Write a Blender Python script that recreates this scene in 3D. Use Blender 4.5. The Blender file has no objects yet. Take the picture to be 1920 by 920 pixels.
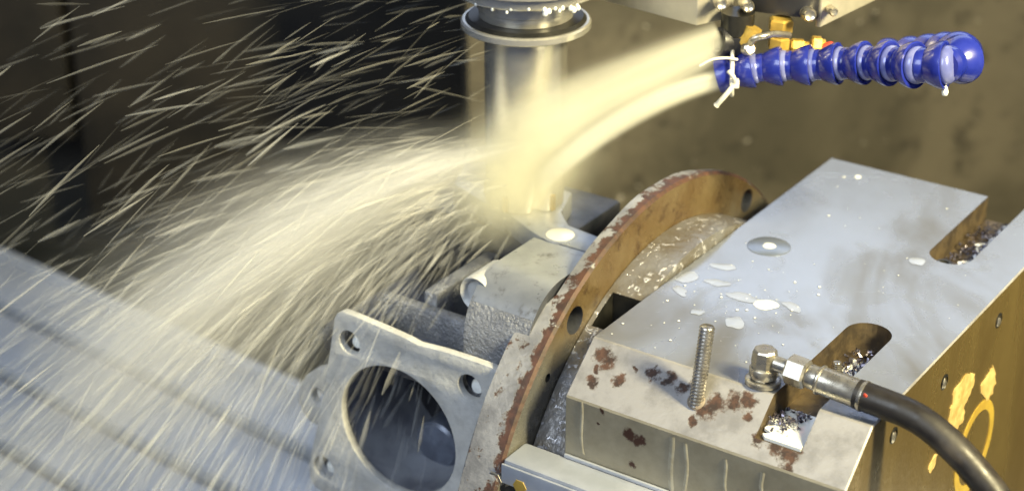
import bpy, bmesh, math, random
from mathutils import Vector as V, Matrix
random.seed(7)
S = bpy.context.scene
COL = S.collection
PI = math.pi

# ------------------------------------------------------------------ camera
FPX, PITCH, YAW = 3400.0, math.radians(26), math.radians(34.4)
ZT, HC = 0.45, 0.54                                  # top of the fixture block above the table; camera above that
CAM = V((0, 0, ZT + HC))
cd = bpy.data.cameras.new('camera'); cam = bpy.data.objects.new('camera', cd); COL.objects.link(cam)
cam.location = CAM; cam.rotation_euler = (PI / 2 - PITCH, 0, 0)
cd.sensor_width = 36; cd.lens = FPX / 1920 * 36; cd.clip_start = .02; cd.clip_end = 50
cd.dof.use_dof = True; cd.dof.focus_distance = 1.10; cd.dof.aperture_fstop = 5.6
S.camera = cam

# ------------------------------------------------------------------ light
w = bpy.data.worlds.new('World'); S.world = w; w.use_nodes = True
bg = w.node_tree.nodes['Background']; bg.inputs[0].default_value = (.62, .72, 1, 1); bg.inputs[1].default_value = .16
def area(name, loc, target, size, energy, col, sy=None):
    d = bpy.data.lights.new(name, 'AREA'); d.energy = energy; d.color = col; d.size = size
    if sy: d.shape = 'RECTANGLE'; d.size_y = sy
    o = bpy.data.objects.new(name, d); COL.objects.link(o); o.location = loc
    o.rotation_euler = (V(target) - V(loc)).to_track_quat('-Z', 'Y').to_euler()
    return o
lamp = area('machine_lamp', (.92, .26, 1.40), (.34, 1.15, .48), .14, 19.5, (1, .865, .49), .5); lamp.data.spread = math.radians(84)
area('cool_ceiling_light', (.35, 2.75, 1.65), (.12, 1.1, .45), 1.8, 10, (.66, .78, 1), .9)
area('cool_door_light', (-1.1, -.5, 2.0), (-.1, 1.2, .3), 1.2, 40, (.80, .90, 1))
S.view_settings.view_transform = 'Standard'; S.view_settings.look = 'None'
S.view_settings.exposure = 0.0; S.view_settings.gamma = 1
S.cycles.use_denoising = True; S.cycles.use_adaptive_sampling = True; S.cycles.adaptive_threshold = .03; S.cycles.adaptive_min_samples = 24
S.cycles.max_bounces = 8; S.cycles.transparent_max_bounces = 24; S.cycles.volume_bounces = 3; S.cycles.volume_step_rate = 1.0; S.cycles.volume_max_steps = 100; S.cycles.diffuse_bounces = 4; S.cycles.glossy_bounces = 4
S.cycles.sample_clamp_indirect = 4

# ------------------------------------------------------------------ pixel / frame helpers
FW = V((0, math.cos(PITCH), -math.sin(PITCH))); RT = V((1, 0, 0)); UP = RT.cross(FW)
UA = V((math.cos(YAW), -math.sin(YAW), 0)); VA = V((math.sin(YAW), math.cos(YAW), 0)); ZA = V((0, 0, 1))
def ray(x, y): return FW + RT * ((x - 960) / FPX) - UP * ((y - 460) / FPX)
def hit(x, y, p, n): d = ray(x, y); return CAM + d * ((p - CAM).dot(n) / d.dot(n))
A0 = hit(1112, 630, V((0, 0, ZT)), ZA)               # front left top corner of the fixture block
def W(u, v, z): return A0 + UA * u + VA * v + ZA * z
def loc(P): q = P - A0; return V((q.dot(UA), q.dot(VA), q.z))
def PZ(x, y, z): return hit(x, y, W(0, 0, z), ZA)    # on a level plane z above the block top
def PU(x, y, u): return hit(x, y, W(u, 0, 0), UA)
def PV(x, y, v): return hit(x, y, W(0, v, 0), VA)
def PY(x, y, Y): return hit(x, y, V((0, Y, 0)), V((0, 1, 0)))
CHN = (ZA * .031 - VA * .027).normalized()           # normal of the sloping front of the block
def PC(x, y): return hit(x, y, A0, CHN)

# ------------------------------------------------------------------ object helpers
def tag(o, label=None, cat=None, group=None, kind=None):
    for k, x in (('label', label), ('category', cat), ('group', group), ('kind', kind)):
        if x: o[k] = x
    return o
def empty(name, at, label, cat, group=None):
    o = bpy.data.objects.new(name, None); COL.objects.link(o); o.location = at; o.empty_display_size = .02
    return tag(o, label, cat, group)
def wloc(o):
    p = V(o.location)
    while o.parent: o = o.parent; p += o.location
    return p
def link(name, me, mat, parent=None, at=None):
    """mesh in world coordinates -> object whose origin is `at` (default: its centre), under parent"""
    vs = me.vertices
    if at is None:
        at = V((0, 0, 0))
        for q in vs: at += q.co
        at /= max(1, len(vs))
    at = V(at); me.transform(Matrix.Translation(-at))
    o = bpy.data.objects.new(name, me); COL.objects.link(o)
    if parent: o.parent = parent; o.location = at - wloc(parent)
    else: o.location = at
    for m in (mat if isinstance(mat, (list, tuple)) else [mat]): me.materials.append(m)
    return o
def mesh(vs, fs, smooth=False):
    me = bpy.data.meshes.new('m'); me.from_pydata([tuple(q) for q in vs], [], fs)
    bm = bmesh.new(); bm.from_mesh(me); bmesh.ops.recalc_face_normals(bm, faces=bm.faces); bm.to_mesh(me); bm.free()
    if smooth: me.shade_smooth()
    return me
def sharp(me, ang=35):
    me.shade_smooth(); me.set_sharp_from_angle(angle=math.radians(ang)); return me
def bevel(me, w, seg=2, ang=30):
    bm = bmesh.new(); bm.from_mesh(me)
    es = [e for e in bm.edges if len(e.link_faces) == 2 and e.calc_face_angle(0) > math.radians(ang)]
    bmesh.ops.bevel(bm, geom=es, offset=w, segments=seg, profile=.5, affect='EDGES', clamp_overlap=True)
    bm.to_mesh(me); bm.free(); return sharp(me, 40)
def boxw(o, ax, ay, az, x0, x1, y0, y1, z0, z1, bv=0):
    vs = [o + ax * x + ay * y + az * z for x in (x0, x1) for y in (y0, y1) for z in (z0, z1)]
    me = mesh(vs, [(0, 1, 3, 2), (4, 6, 7, 5), (0, 4, 5, 1), (2, 3, 7, 6), (0, 2, 6, 4), (1, 5, 7, 3)])
    return bevel(me, bv) if bv else me
def boxl(u0, u1, v0, v1, z0, z1, bv=0): return boxw(A0, UA, VA, ZA, u0, u1, v0, v1, z0, z1, bv)
def basis(d):
    d = d.normalized(); a = V((0, 0, 1)) if abs(d.z) < .9 else V((1, 0, 0))
    x = a.cross(d).normalized(); return x, d.cross(x), d
def lathe(o, axis, prof, n=48, ang=40, phase=0, closed=False):
    """prof: list of (r, h) along axis"""
    x, y, d = basis(axis); vs, fs = [], []
    for r, h in prof:
        for k in range(n):
            t = 2 * PI * k / n + phase; vs.append(o + d * h + (x * math.cos(t) + y * math.sin(t)) * max(r, 1e-6))
    for i in range(len(prof) - 1):
        for k in range(n):
            fs.append((i * n + k, i * n + (k + 1) % n, (i + 1) * n + (k + 1) % n, (i + 1) * n + k))
    if closed:                                        # a ring: join the last circle to the first, leave the bore open
        i = (len(prof) - 1) * n; fs += [(i + k, i + (k + 1) % n, (k + 1) % n, k) for k in range(n)]
    if not closed and prof[0][0] > 1e-5: fs.append(tuple(range(n))[::-1])
    if not closed and prof[-1][0] > 1e-5: fs.append(tuple((len(prof) - 1) * n + k for k in range(n)))
    me = mesh(vs, fs); 
    return sharp(me, ang)
def tube(pts, rads, n=14, squash=None, cap=True):
    vs, fs = [], []; N = len(pts)
    if not isinstance(rads, (list, tuple)): rads = [rads] * N
    px = None
    for i, p in enumerate(pts):
        d = (pts[min(i + 1, N - 1)] - pts[max(i - 1, 0)]).normalized()
        if px is None: px, _, _ = basis(d)
        px = (px - d * px.dot(d)).normalized(); py = d.cross(px)
        for k in range(n):
            t = 2 * PI * k / n; vs.append(p + (px * math.cos(t) + py * math.sin(t)) * rads[i])
    for i in range(N - 1):
        for k in range(n): fs.append((i * n + k, i * n + (k + 1) % n, (i + 1) * n + (k + 1) % n, (i + 1) * n + k))
    if cap: fs += [tuple(range(n))[::-1], tuple((N - 1) * n + k for k in range(n))]
    return sharp(mesh(vs, fs), 50)
def spline(ps, n=8):
    out = []; P = [ps[0] * 2 - ps[1]] + list(ps) + [ps[-1] * 2 - ps[-2]]
    for i in range(1, len(P) - 2):
        a, b, c, d = P[i - 1:i + 3]
        for k in range(n):
            t = k / n; out.append(.5 * ((2 * b) + (c - a) * t + (2 * a - 5 * b + 4 * c - d) * t * t + (3 * b - a - 3 * c + d) * t ** 3))
    return out + [ps[-1]]
def plate2d(outer, holes, o, ax, ay, depth, bv=.0015):
    """flat plate with holes: 2-D outline on axes ax, ay, thickness along ax x ay, front face at o"""
    cu = bpy.data.curves.new('c', 'CURVE'); cu.dimensions = '2D'; cu.fill_mode = 'BOTH'
    for ring in [outer] + holes:
        s = cu.splines.new('POLY'); s.points.add(len(ring) - 1); s.use_cyclic_u = True
        for p, q in zip(s.points, ring): p.co = (q[0], q[1], 0, 1)
    cu.extrude = depth / 2 - bv; cu.bevel_depth = bv; cu.bevel_resolution = 1; cu.offset = -bv
    ob = bpy.data.objects.new('c', cu); COL.objects.link(ob)
    dg = bpy.context.evaluated_depsgraph_get(); me = bpy.data.meshes.new_from_object(ob.evaluated_get(dg))
    bpy.data.objects.remove(ob); bpy.data.curves.remove(cu); me.materials.clear()
    az = ax.cross(ay)
    me.transform(Matrix(((ax.x, ay.x, az.x, o.x), (ax.y, ay.y, az.y, o.y), (ax.z, ay.z, az.z, o.z), (0, 0, 0, 1))))
    bm = bmesh.new(); bm.from_mesh(me); bmesh.ops.remove_doubles(bm, verts=bm.verts, dist=1e-5); bm.to_mesh(me); bm.free()
    return sharp(me, 40)
def circ(cx, cy, r, n=40): return [(cx + r * math.cos(2 * PI * k / n), cy + r * math.sin(2 * PI * k / n)) for k in range(n)]
def cut(me, cutters):
    ob = bpy.data.objects.new('a', me); COL.objects.link(ob); cs = []
    for c in cutters:
        co = bpy.data.objects.new('b', c); COL.objects.link(co); cs.append(co)
        m = ob.modifiers.new('x', 'BOOLEAN'); m.object = co; m.operation = 'DIFFERENCE'; m.solver = 'EXACT'
    bpy.context.view_layer.update()
    dg = bpy.context.evaluated_depsgraph_get(); out = bpy.data.meshes.new_from_object(ob.evaluated_get(dg))
    for c in cs + [ob]: bpy.data.objects.remove(c)
    return out
def blob(center, ax, ay, az, rx, ry, h, n=26, wob=.25, seed=0):
    """low domed puddle with an uneven outline"""
    r = random.Random(seed); ph = [r.uniform(0, 6.28) for _ in range(4)]; am = [r.uniform(.3, 1) * wob for _ in range(4)]
    vs, fs = [], []
    rings = ((1, 0), (.82, .5), (.6, .8), (.3, .97))
    for s, hh in rings:
        for k in range(n):
            t = 2 * PI * k / n; q = 1 + sum(am[j] / (j + 1.5) * math.sin((j + 2) * t + ph[j]) for j in range(4))
            vs.append(center + ax * (rx * s * q * math.cos(t)) + ay * (ry * s * q * math.sin(t)) + az * (h * hh))
    vs.append(center + az * h)
    for i in range(3):
        for k in range(n): fs.append((i * n + k, i * n + (k + 1) % n, (i + 1) * n + (k + 1) % n, (i + 1) * n + k))
    for k in range(n): fs.append((3 * n + k, 3 * n + (k + 1) % n, 4 * n))
    fs.append(tuple(range(n))[::-1])
    return sharp(mesh(vs, fs), 60)

# ------------------------------------------------------------------ materials
class NT:
    def __init__(s, name):
        s.m = bpy.data.materials.new(name); s.m.use_nodes = True; s.t = s.m.node_tree
        s.b = s.t.nodes['Principled BSDF']; s.g = s.n('ShaderNodeNewGeometry').outputs['Position']
    def n(s, k, **kw):
        q = s.t.nodes.new(k)
        for a, x in kw.items(): setattr(q, a, x)
        return q
    def set(s, sock, x):
        if hasattr(x, 'is_linked') or isinstance(x, bpy.types.NodeSocket): s.t.links.new(x, sock)
        elif isinstance(x, (tuple, list)): sock.default_value = (*x, 1) if len(x) == 3 and sock.type == 'RGBA' else x
        else: sock.default_value = x
    def math(s, op, a, b=0., c=0., clamp=False):
        q = s.n('ShaderNodeMath', operation=op, use_clamp=clamp)
        for i, x in enumerate((a, b, c)): s.set(q.inputs[i], x)
        return q.outputs[0]
    def noise(s, scale, detail=5, rough=.6, dist=0, vec=None, stretch=None):
        q = s.n('ShaderNodeTexNoise'); q.inputs['Scale'].default_value = scale; q.inputs['Detail'].default_value = detail
        q.inputs['Roughness'].default_value = rough; q.inputs['Distortion'].default_value = dist
        v = vec or s.g
        if stretch:
            mp = s.n('ShaderNodeMapping'); s.set(mp.inputs[0], v); mp.inputs['Rotation'].default_value = stretch[0]; mp.inputs['Scale'].default_value = stretch[1]; v = mp.outputs[0]
        s.set(q.inputs['Vector'], v); return q.outputs['Fac']
    def ramp(s, f, lo, hi): 
        q = s.n('ShaderNodeMapRange', interpolation_type='SMOOTHSTEP'); s.set(q.inputs[0], f)
        q.inputs[1].default_value = lo; q.inputs[2].default_value = hi; return q.outputs[0]
    def mix(s, f, a, b):
        q = s.n('ShaderNodeMix', data_type='RGBA'); s.set(q.inputs[0], f); s.set(q.inputs[6], a); s.set(q.inputs[7], b); return q.outputs[2]
    def fmix(s, f, a, b):
        q = s.n('ShaderNodeMix', data_type='FLOAT'); s.set(q.inputs[0], f); s.set(q.inputs[2], a); s.set(q.inputs[3], b); return q.outputs[0]
    def bump(s, h, strength=.3, dist=.001):
        q = s.n('ShaderNodeBump'); q.inputs['Strength'].default_value = strength; q.inputs['Distance'].default_value = dist
        s.set(q.inputs['Height'], h); s.set(s.b.inputs['Normal'], q.outputs[0])
    def blobs(s, pts, warp=.006, wscale=90):
        """stain mask: uneven patches round given points (x, radius)"""
        nz = s.n('ShaderNodeTexNoise'); nz.inputs['Scale'].default_value = wscale; nz.inputs['Detail'].default_value = 5; s.set(nz.inputs['Vector'], s.g)
        a = s.n('ShaderNodeVectorMath', operation='SUBTRACT'); s.set(a.inputs[0], nz.outputs['Color']); a.inputs[1].default_value = (.5, .5, .5)
        b = s.n('ShaderNodeVectorMath', operation='SCALE'); s.set(b.inputs[0], a.outputs[0]); b.inputs['Scale'].default_value = warp * 2
        c = s.n('ShaderNodeVectorMath', operation='ADD'); s.set(c.inputs[0], s.g); s.set(c.inputs[1], b.outputs[0])
        out = None
        for p, r in pts:
            d = s.n('ShaderNodeVectorMath', operation='DISTANCE'); s.set(d.inputs[0], c.outputs[0]); d.inputs[1].default_value = p
            q = s.math('SUBTRACT', 1.0, s.math('DIVIDE', d.outputs['Value'], r))
            out = q if out is None else s.math('MAXIMUM', out, q)
        return s.math('ADD', out, s.math('MULTIPLY', s.math('SUBTRACT', s.noise(260, 6, .75), .5), 1.5))
    def out(s, col=None, rough=None, metal=None, **kw):
        for k, x in (('Base Color', col), ('Roughness', rough), ('Metallic', metal)):
            if x is not None: s.set(s.b.inputs[k], x)
        for k, x in kw.items(): s.set(s.b.inputs[k.replace('_', ' ')], x)
        return s.m

def simple(name, c1, c2=None, rough=.4, metal=0., scale=40, bump=0, bscale=300, bd=.0006, r2=None, **kw):
    m = NT(name); f = m.ramp(m.noise(scale, 6), .35, .65)
    if bump: m.bump(m.noise(bscale, 4), bump, bd)
    return m.out(m.mix(f, c1, c2 or c1), m.fmix(m.ramp(m.noise(scale * 1.7, 5), .3, .7), rough, r2 if r2 is not None else rough), metal, **kw)

RUST = (.058, .026, .018)
# ground steel top, wet, with soft darker patches
m = NT('ground_steel'); f = m.noise(9, 5, .55, .6); f2 = m.ramp(m.noise(26, 6, .6, 1.2), .5, .75)
fine = m.noise(60, 3, .6, 0, None, ((0, 0, YAW), (1, 14, 1)))
m.bump(fine, .10, .0003)
sm = m.ramp(m.noise(11, 4, .5, .8, None, ((0, 0, YAW), (1, .45, 1))), .46, .74)     # soft darker, rougher patches
sc = m.ramp(m.noise(70, 4, .6, 0, None, ((0, 0, YAW + .5), (1, 22, 1))), .66, .72)     # fine scratches
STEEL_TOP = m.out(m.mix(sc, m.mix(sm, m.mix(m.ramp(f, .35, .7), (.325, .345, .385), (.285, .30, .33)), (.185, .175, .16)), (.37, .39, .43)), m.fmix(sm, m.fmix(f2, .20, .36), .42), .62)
# sloping front face: light steel with rust patches
def pcs(*l): return [(tuple(PC(x, y)), r) for x, y, r in l]
m = NT('worn_steel_slope')
mk = m.ramp(m.blobs(pcs((1128, 664, .007), (1140, 678, .007), (1112, 715, .005), (1158, 712, .006), (1118, 690, .003), (1190, 692, .003), (1225, 700, .0055), (1258, 712, .006), (1282, 726, .0055),
    (1322, 768, .0075), (1345, 758, .0085), (1375, 752, .007), (1402, 752, .007), (1402, 780, .004), (1300, 792, .004), (1420, 828, .005), (1455, 838, .006), (1478, 852, .008), (1478, 880, .005), (1500, 840, .004)), .006, 170), -.02, .52)
gr = m.ramp(m.noise(45, 7, .65), .4, .68)
m.bump(m.math('SUBTRACT', m.noise(240, 5), m.math('MULTIPLY', mk, .6)), .25, .0008)
STEEL_SLOPE = m.out(m.mix(mk, m.mix(gr, (.345, .335, .335), (.24, .232, .23)), m.mix(m.ramp(m.noise(140, 6, .7), .35, .62), (.085, .042, .028), (.030, .018, .015))), m.fmix(mk, .42, .75), m.fmix(mk, .35, 0.))
# upright front face, stained olive
m = NT('stained_steel_front')
mk = m.ramp(m.blobs([(tuple(PV(x, y, -.031)), r) for x, y, r in ((1180, 815, .006), (1195, 826, .006), (1130, 770, .003), (1186, 870, .004), (1120, 795, .002))], .004, 140), .05, .55)
gr = m.ramp(m.noise(30, 7, .65), .35, .7); m.bump(m.noise(260, 5), .2, .0005)
STEEL_FRONT = m.out(m.mix(mk, m.mix(gr, (.33, .30, .225), (.24, .215, .155)), RUST), .45, .35)
# right side: golden brown steel, uneven in tone, with dark specks
m = NT('golden_brown_steel'); gr = m.ramp(m.noise(14, 6, .6, .4, None, ((0, 0, 0), (1, 1, .25))), .3, .7)
sp = m.ramp(m.noise(130, 6, .7), .66, .72); m.bump(m.math('ADD', m.noise(180, 5), m.math('MULTIPLY', m.noise(22, 4), 3.)), .22, .0012)
STEEL_SIDE = m.out(m.mix(sp, m.mix(gr, (.26, .195, .08), (.155, .112, .045)), (.06, .042, .024)), m.fmix(gr, .18, .36), .6)
SLOT_IN = simple('slot_wall_steel', (.16, .12, .07), (.07, .055, .04), .4, .6, 80, .3, 250, r2=.6)
BAR = simple('clean_steel_bar', (.47, .50, .57), (.38, .41, .47), .34, .35, 30, .05, 400, r2=.4)
# casting
m = NT('cast_grey'); gr = m.ramp(m.noise(60, 7, .65), .35, .7); m.bump(m.noise(210, 6, .65), .5, .0016)
CAST = m.out(m.mix(gr, (.60, .605, .60), (.44, .445, .445)), .46, .2)
m = NT('cast_rough')
gr = m.ramp(m.noise(70, 6), .3, .7); m.bump(m.math('ADD', m.noise(420, 3, .6), m.noise(150, 6, .7)), .75, .0026)
CAST_ROUGH = m.out(m.mix(gr, (.33, .34, .37), (.20, .21, .24)), .30, .45)
m = NT('cast_machined'); m.bump(m.noise(90, 4), .12, .0006)
CAST_SMOOTH = m.out(m.mix(m.ramp(m.noise(70, 6, .7), .55, .72), m.mix(m.ramp(m.noise(28, 5), .3, .7), (.36, .38, .42), (.26, .28, .32)), (.14, .14, .145)), m.fmix(m.ramp(m.noise(45, 5), .3, .7), .26, .42), .55)
CAST_DARK = simple('cast_shaded_inside', (.075, .08, .10), (.035, .04, .055), .32, .4, 40, .5, 200, .001, r2=.5)  # shade of holes and hollows put into a dark casting colour
# rim: chipped grey paint over rust; depends on how near the worn front edge it is
m = NT('chipped_rim')
uu = m.n('ShaderNodeVectorMath', operation='DOT_PRODUCT'); sb = m.n('ShaderNodeVectorMath', operation='SUBTRACT'); m.set(sb.inputs[0], m.g); sb.inputs[1].default_value = tuple(A0)
m.set(uu.inputs[0], sb.outputs[0]); uu.inputs[1].default_value = tuple(UA)
edge = m.ramp(uu.outputs['Value'], -.041, -.030)      # worn band along the flange edge
nz = m.noise(75, 8, .72)
mk = m.ramp(m.math('ADD', nz, m.math('MULTIPLY', edge, .20)), .545, .605)
gr = m.ramp(m.noise(50, 6), .35, .65); m.bump(m.math('SUBTRACT', m.noise(240, 5), m.math('MULTIPLY', mk, .8)), .45, .0012)
RIM = m.out(m.mix(mk, m.mix(gr, (.31, .31, .32), (.19, .19, .20)), m.mix(m.ramp(m.noise(120, 5), .35, .65), (.085, .038, .024), (.040, .022, .017))), m.fmix(mk, .42, .6), m.fmix(mk, .25, 0.))
m = NT('rusty_wet_flange'); gr = m.ramp(m.noise(22, 7, .65), .3, .7); g2 = m.ramp(m.noise(70, 7, .7), .5, .7)
m.bump(m.noise(150, 6), .4, .0012)
sx = m.n('ShaderNodeSeparateXYZ'); m.set(sx.inputs[0], m.g); low = m.ramp(m.math('ADD', sx.outputs[2], m.math('MULTIPLY', m.noise(30, 5), .05)), ZT + .03, ZT - .02)
top = m.mix(g2, m.mix(gr, (.175, .130, .068), (.120, .076, .034)), (.06, .036, .02))
FLANGE = m.out(m.mix(low, top, m.mix(gr, (.20, .19, .16), (.13, .13, .125))), m.fmix(g2, .22, .45), .3)
m = NT('wet_adaptor'); vo = m.noise(150, 4, .55, 1.2); mk = m.ramp(vo, .56, .63); gr = m.ramp(m.noise(40, 6), .3, .7)
m.bump(m.math('ADD', m.math('MULTIPLY', mk, .8), m.noise(200, 4)), .6, .0014)
ADAPT = m.out(m.mix(mk, m.mix(gr, (.135, .115, .085), (.20, .20, .21)), (.46, .46, .49)), m.fmix(mk, .30, .12), .3)
# tool
m = NT('turned_steel'); m.bump(m.noise(40, 2, .5, 0, None, ((0, 0, 0), (.5, .5, 40))), .05, .0004)
TURNED = m.out((.66, .64, .58), .24, .75)
SHANK = simple('bright_shank_steel', (.66, .64, .58), (.58, .56, .50), .24, .82, 60)
DARKSTEEL = simple('dark_oiled_steel', (.05, .048, .042), (.025, .025, .024), .3, .6, 60)
INSERT = simple('carbide_insert', (.45, .33, .10), (.35, .25, .08), .3, .8)
BRUSHED = simple('bracket_steel', (.62, .59, .50), (.50, .47, .40), .36, .45, 30, .08, 300)
BLACKP = simple('black_plastic', (.018, .018, .022), (.03, .03, .034), .35, 0, 40)
BRASS = simple('brass', (.72, .50, .12), (.55, .35, .07), .32, .55, 90, .25, 200)
m = NT('blue_hose_plastic'); m.bump(m.noise(400, 3), .08, .0004)
BLUE = m.out(m.mix(m.ramp(m.noise(50, 5), .3, .7), (.006, .013, .19), (.018, .028, .25)), .26, 0., Coat_Weight=.4)
BLUE_IN = simple('blue_hose_socket', (.20, .22, .46), (.12, .14, .38), .22, .2, 60)
WHITEP = simple('white_nylon', (.72, .70, .64), (.6, .58, .52), .4)
REDP = simple('red_plastic', (.50, .06, .03), None, .35)
ZINC = simple('zinc_plated', (.60, .57, .50), (.50, .46, .38), .24, .9, 120, .1, 300, r2=.4)
THREAD = simple('thread_steel', (.52, .50, .47), (.38, .35, .30), .26, .9, 150)
m = NT('rubber_hose'); m.bump(m.noise(120, 5), .3, .0008)
RUBBER = m.out(m.mix(m.ramp(m.noise(35, 6), .45, .75), (.014, .012, .011), (.055, .045, .035)), m.fmix(m.ramp(m.noise(60, 5), .3, .7), .32, .6), 0.)
YELLOW = simple('yellow_paint', (.56, .43, .18), (.38, .26, .09), .4, 0, 120, .5, 300, .001)
RING = simple('ochre_ring_mark', (.50, .36, .06), (.40, .27, .05), .35, .2, 90, .2, 200)
PLUG = simple('blue_grey_plug', (.25, .28, .34), (.21, .24, .30), .3, .6, 120)
CHIP = simple('swarf_chips', (.30, .28, .34), (.13, .12, .15), .25, .85, 200)
MILK = simple('milky_coolant', (.80, .82, .80), (.72, .74, .74), .08, 0, 60, Coat_Weight=.3)
FILM = simple('thin_coolant_film', (.42, .44, .48), (.36, .38, .42), .28, .5, 60)
STREAKMARK = simple('dried_coolant_run', (.36, .335, .26), (.27, .245, .18), .4, .1, 120)
# setting
SLAT = simple('way_cover_steel', (.66, .68, .70), (.54, .56, .58), .42, .3, 8, .06, 90, r2=.55)
DARKWALL = simple('dark_enclosure', (.020, .021, .019), (.040, .037, .030), .6, 0, 6)
BROWNWALL = simple('dark_brown_panel', (.040, .034, .026), (.014, .013, .012), .6, 0, 4)
m = NT('grimy_wall'); f = m.ramp(m.noise(5, 6, .6, .5), .3, .7); f2 = m.ramp(m.noise(24, 7, .7), .50, .72); sp = m.ramp(m.noise(60, 3, .5), .70, .76)
WALL = m.out(m.mix(sp, m.mix(f2, m.mix(f, (.150, .130, .090), (.062, .055, .037)), (.036, .032, .023)), (.40, .37, .30)), .45, 0.)
PIT = simple('dark_sump', (.018, .020, .018), (.03, .032, .028), .35, 0, 12)

# ------------------------------------------------------------------ the setting
def sheet(name, vs, mat, thick=None):
    o = link(name, mesh(vs, [tuple(range(len(vs)))]), mat); return tag(o, kind='structure')
sheet('sump_floor', [V((-3, .2, -.35)), V((3, .2, -.35)), V((3, 3.2, -.35)), V((-3, 3.2, -.35))], PIT)
o = link('wall', boxw(V((0, 0, 0)), V((1, .10, 0)).normalized(), V((-.10, 1, 0)).normalized(), ZA, .15, 2.6, 2.02, 2.10, -.35, .62), WALL); tag(o, kind='structure')
o = link('wall_left', boxw(V((0, 0, 0)), RT, V((0, 1, 0)), ZA, -2.6, -.20, 2.75, 2.85, -.35, .7), DARKWALL); tag(o, kind='structure')  # light falling off to the left is put into this dark colour

# machine table under the casting and the block
tb = empty('machine_table', V((.1, 1.15, -.05)), 'grey steel machine table under the fixture block and casting', 'table')
link('table_top', boxl(-.36, .60, -.34, .62, -ZT - .06, -ZT - .002, .004), SLAT, tb)
# steel slats to the left
SA = math.radians(-39.0); SD = V((math.cos(SA), math.sin(SA), 0)); SN = V((-SD.y, SD.x, 0))
wc = empty('way_cover', V((-.45, 1.5, 0)), 'pale grey steel slatted way cover lying under the spray at lower left', 'way cover')
def sl(x, y): return PZ(x, y, -ZT).dot(SN)
edges = [sl(0, 835) - .10, sl(65, 870), sl(190, 800), sl(375, 763), sl(440, 683), sl(125, 540)]
for i in range(len(edges) - 1):
    a, b = edges[i], edges[i + 1]
    o_ = SN * a
    far = -1.30 if i < 4 else -1.30
    link('slat', boxw(V((0, 0, 0)), SD, SN, ZA, -1.75, -.98 if i > 2 else -.93, a + .008, b - .008, -.02, .0 + .003 * i, .003), SLAT, wc)
link('under_sheet', boxw(V((0, 0, 0)), SD, SN, ZA, -1.74, -.95, edges[0], edges[-1] - .01, -.03, -.022), DARKWALL, wc)
# enclosure panels at left; wide one's dark brown holds the lamp's fall-off
for nm, x0, x1, yb, mat, lab in (('enclosure_panel', -60, 140, 262, BROWNWALL, 'brown blurred enclosure panel at far left edge'),
                               ('enclosure_panel', 172, 1120, 420, BROWNWALL, 'wide dark brown enclosure panel behind the upper spray')):
    a = PY(x0, yb, 2.6); b = PY(x1, yb, 2.6)
    o = link(nm, boxw(V((0, 0, 0)), RT, V((0, 1, 0)), ZA, a.x, b.x, 2.60, 2.64, a.z, .66, .004), mat)
    tag(o, lab, 'panel', 'enclosure panels')

# ------------------------------------------------------------------ fixture block
fb = empty('fixture_block', W(.09, .15, -ZT), 'large ground steel fixture block with two slots and rust-spotted sloping front', 'fixture block')
BW, BL, CV, CZ = .1862, .3375, -.031, -.027
prof = [(0, 0), (BL, 0), (BL, -ZT + .001), (CV, -ZT + .001), (CV, CZ)]
vs = [W(0, v, z) for v, z in prof] + [W(BW, v, z) for v, z in prof]
body = mesh(vs, [(0, 1, 2, 3, 4), (9, 8, 7, 6, 5)] + [(i, (i + 1) % 5, 5 + (i + 1) % 5, 5 + i) for i in range(5)])
def stadium(u0, u1, v0, v1, z0, z1, round_lo, round_hi):
    r = (u1 - u0) / 2; cu = (u0 + u1) / 2; pts = []
    if round_hi: pts += [(cu + r * math.cos(PI * k / 14), v1 - r + r * math.sin(PI * k / 14)) for k in range(15)]
    else: pts += [(u1, v1), (u0, v1)]
    if round_lo: pts += [(cu - r * math.cos(PI * k / 14), v0 + r - r * math.sin(PI * k / 14)) for k in range(15)]
    else: pts += [(u0, v0), (u1, v0)]
    n = len(pts); vs = [W(a, b, z0) for a, b in pts] + [W(a, b, z1) for a, b in pts]
    return mesh(vs, [tuple(range(n)), tuple(range(n, 2 * n))] + [(i, (i + 1) % n, n + (i + 1) % n, n + i) for i in range(n)])
SU0, SU1, SDEP = .1240, .1532, .0185
body = bevel(body, .0009, 1)
body = cut(body, [stadium(SU0, SU1, -.06, .113, -SDEP, .02, False, True), stadium(SU0, SU1, .2175, .40, -SDEP, .02, True, False)])
body.polygons.foreach_set('use_smooth', [False] * len(body.polygons))
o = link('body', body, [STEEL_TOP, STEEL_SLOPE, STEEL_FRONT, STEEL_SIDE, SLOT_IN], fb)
for p in o.data.polygons:
    n = p.normal; c = o.data.vertices[p.vertices[0]].co + wloc(o); l = loc(c); lc = loc(V(p.center) + wloc(o))
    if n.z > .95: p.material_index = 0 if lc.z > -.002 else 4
    elif n.dot(CHN) > .97: p.material_index = 1
    elif -n.dot(VA) > .85 and lc.v if False else (-n.dot(VA) > .85 and lc.y < -.02): p.material_index = 2
    elif n.dot(UA) > .85 and lc.x > .18: p.material_index = 3
    elif SU0 - .001 < lc.x < SU1 + .001 and lc.z > -.03 and -.029 < lc.y < BL - .001: p.material_index = 4
    elif n.z > .2: p.material_index = 1
    else: p.material_index = 2
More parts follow.
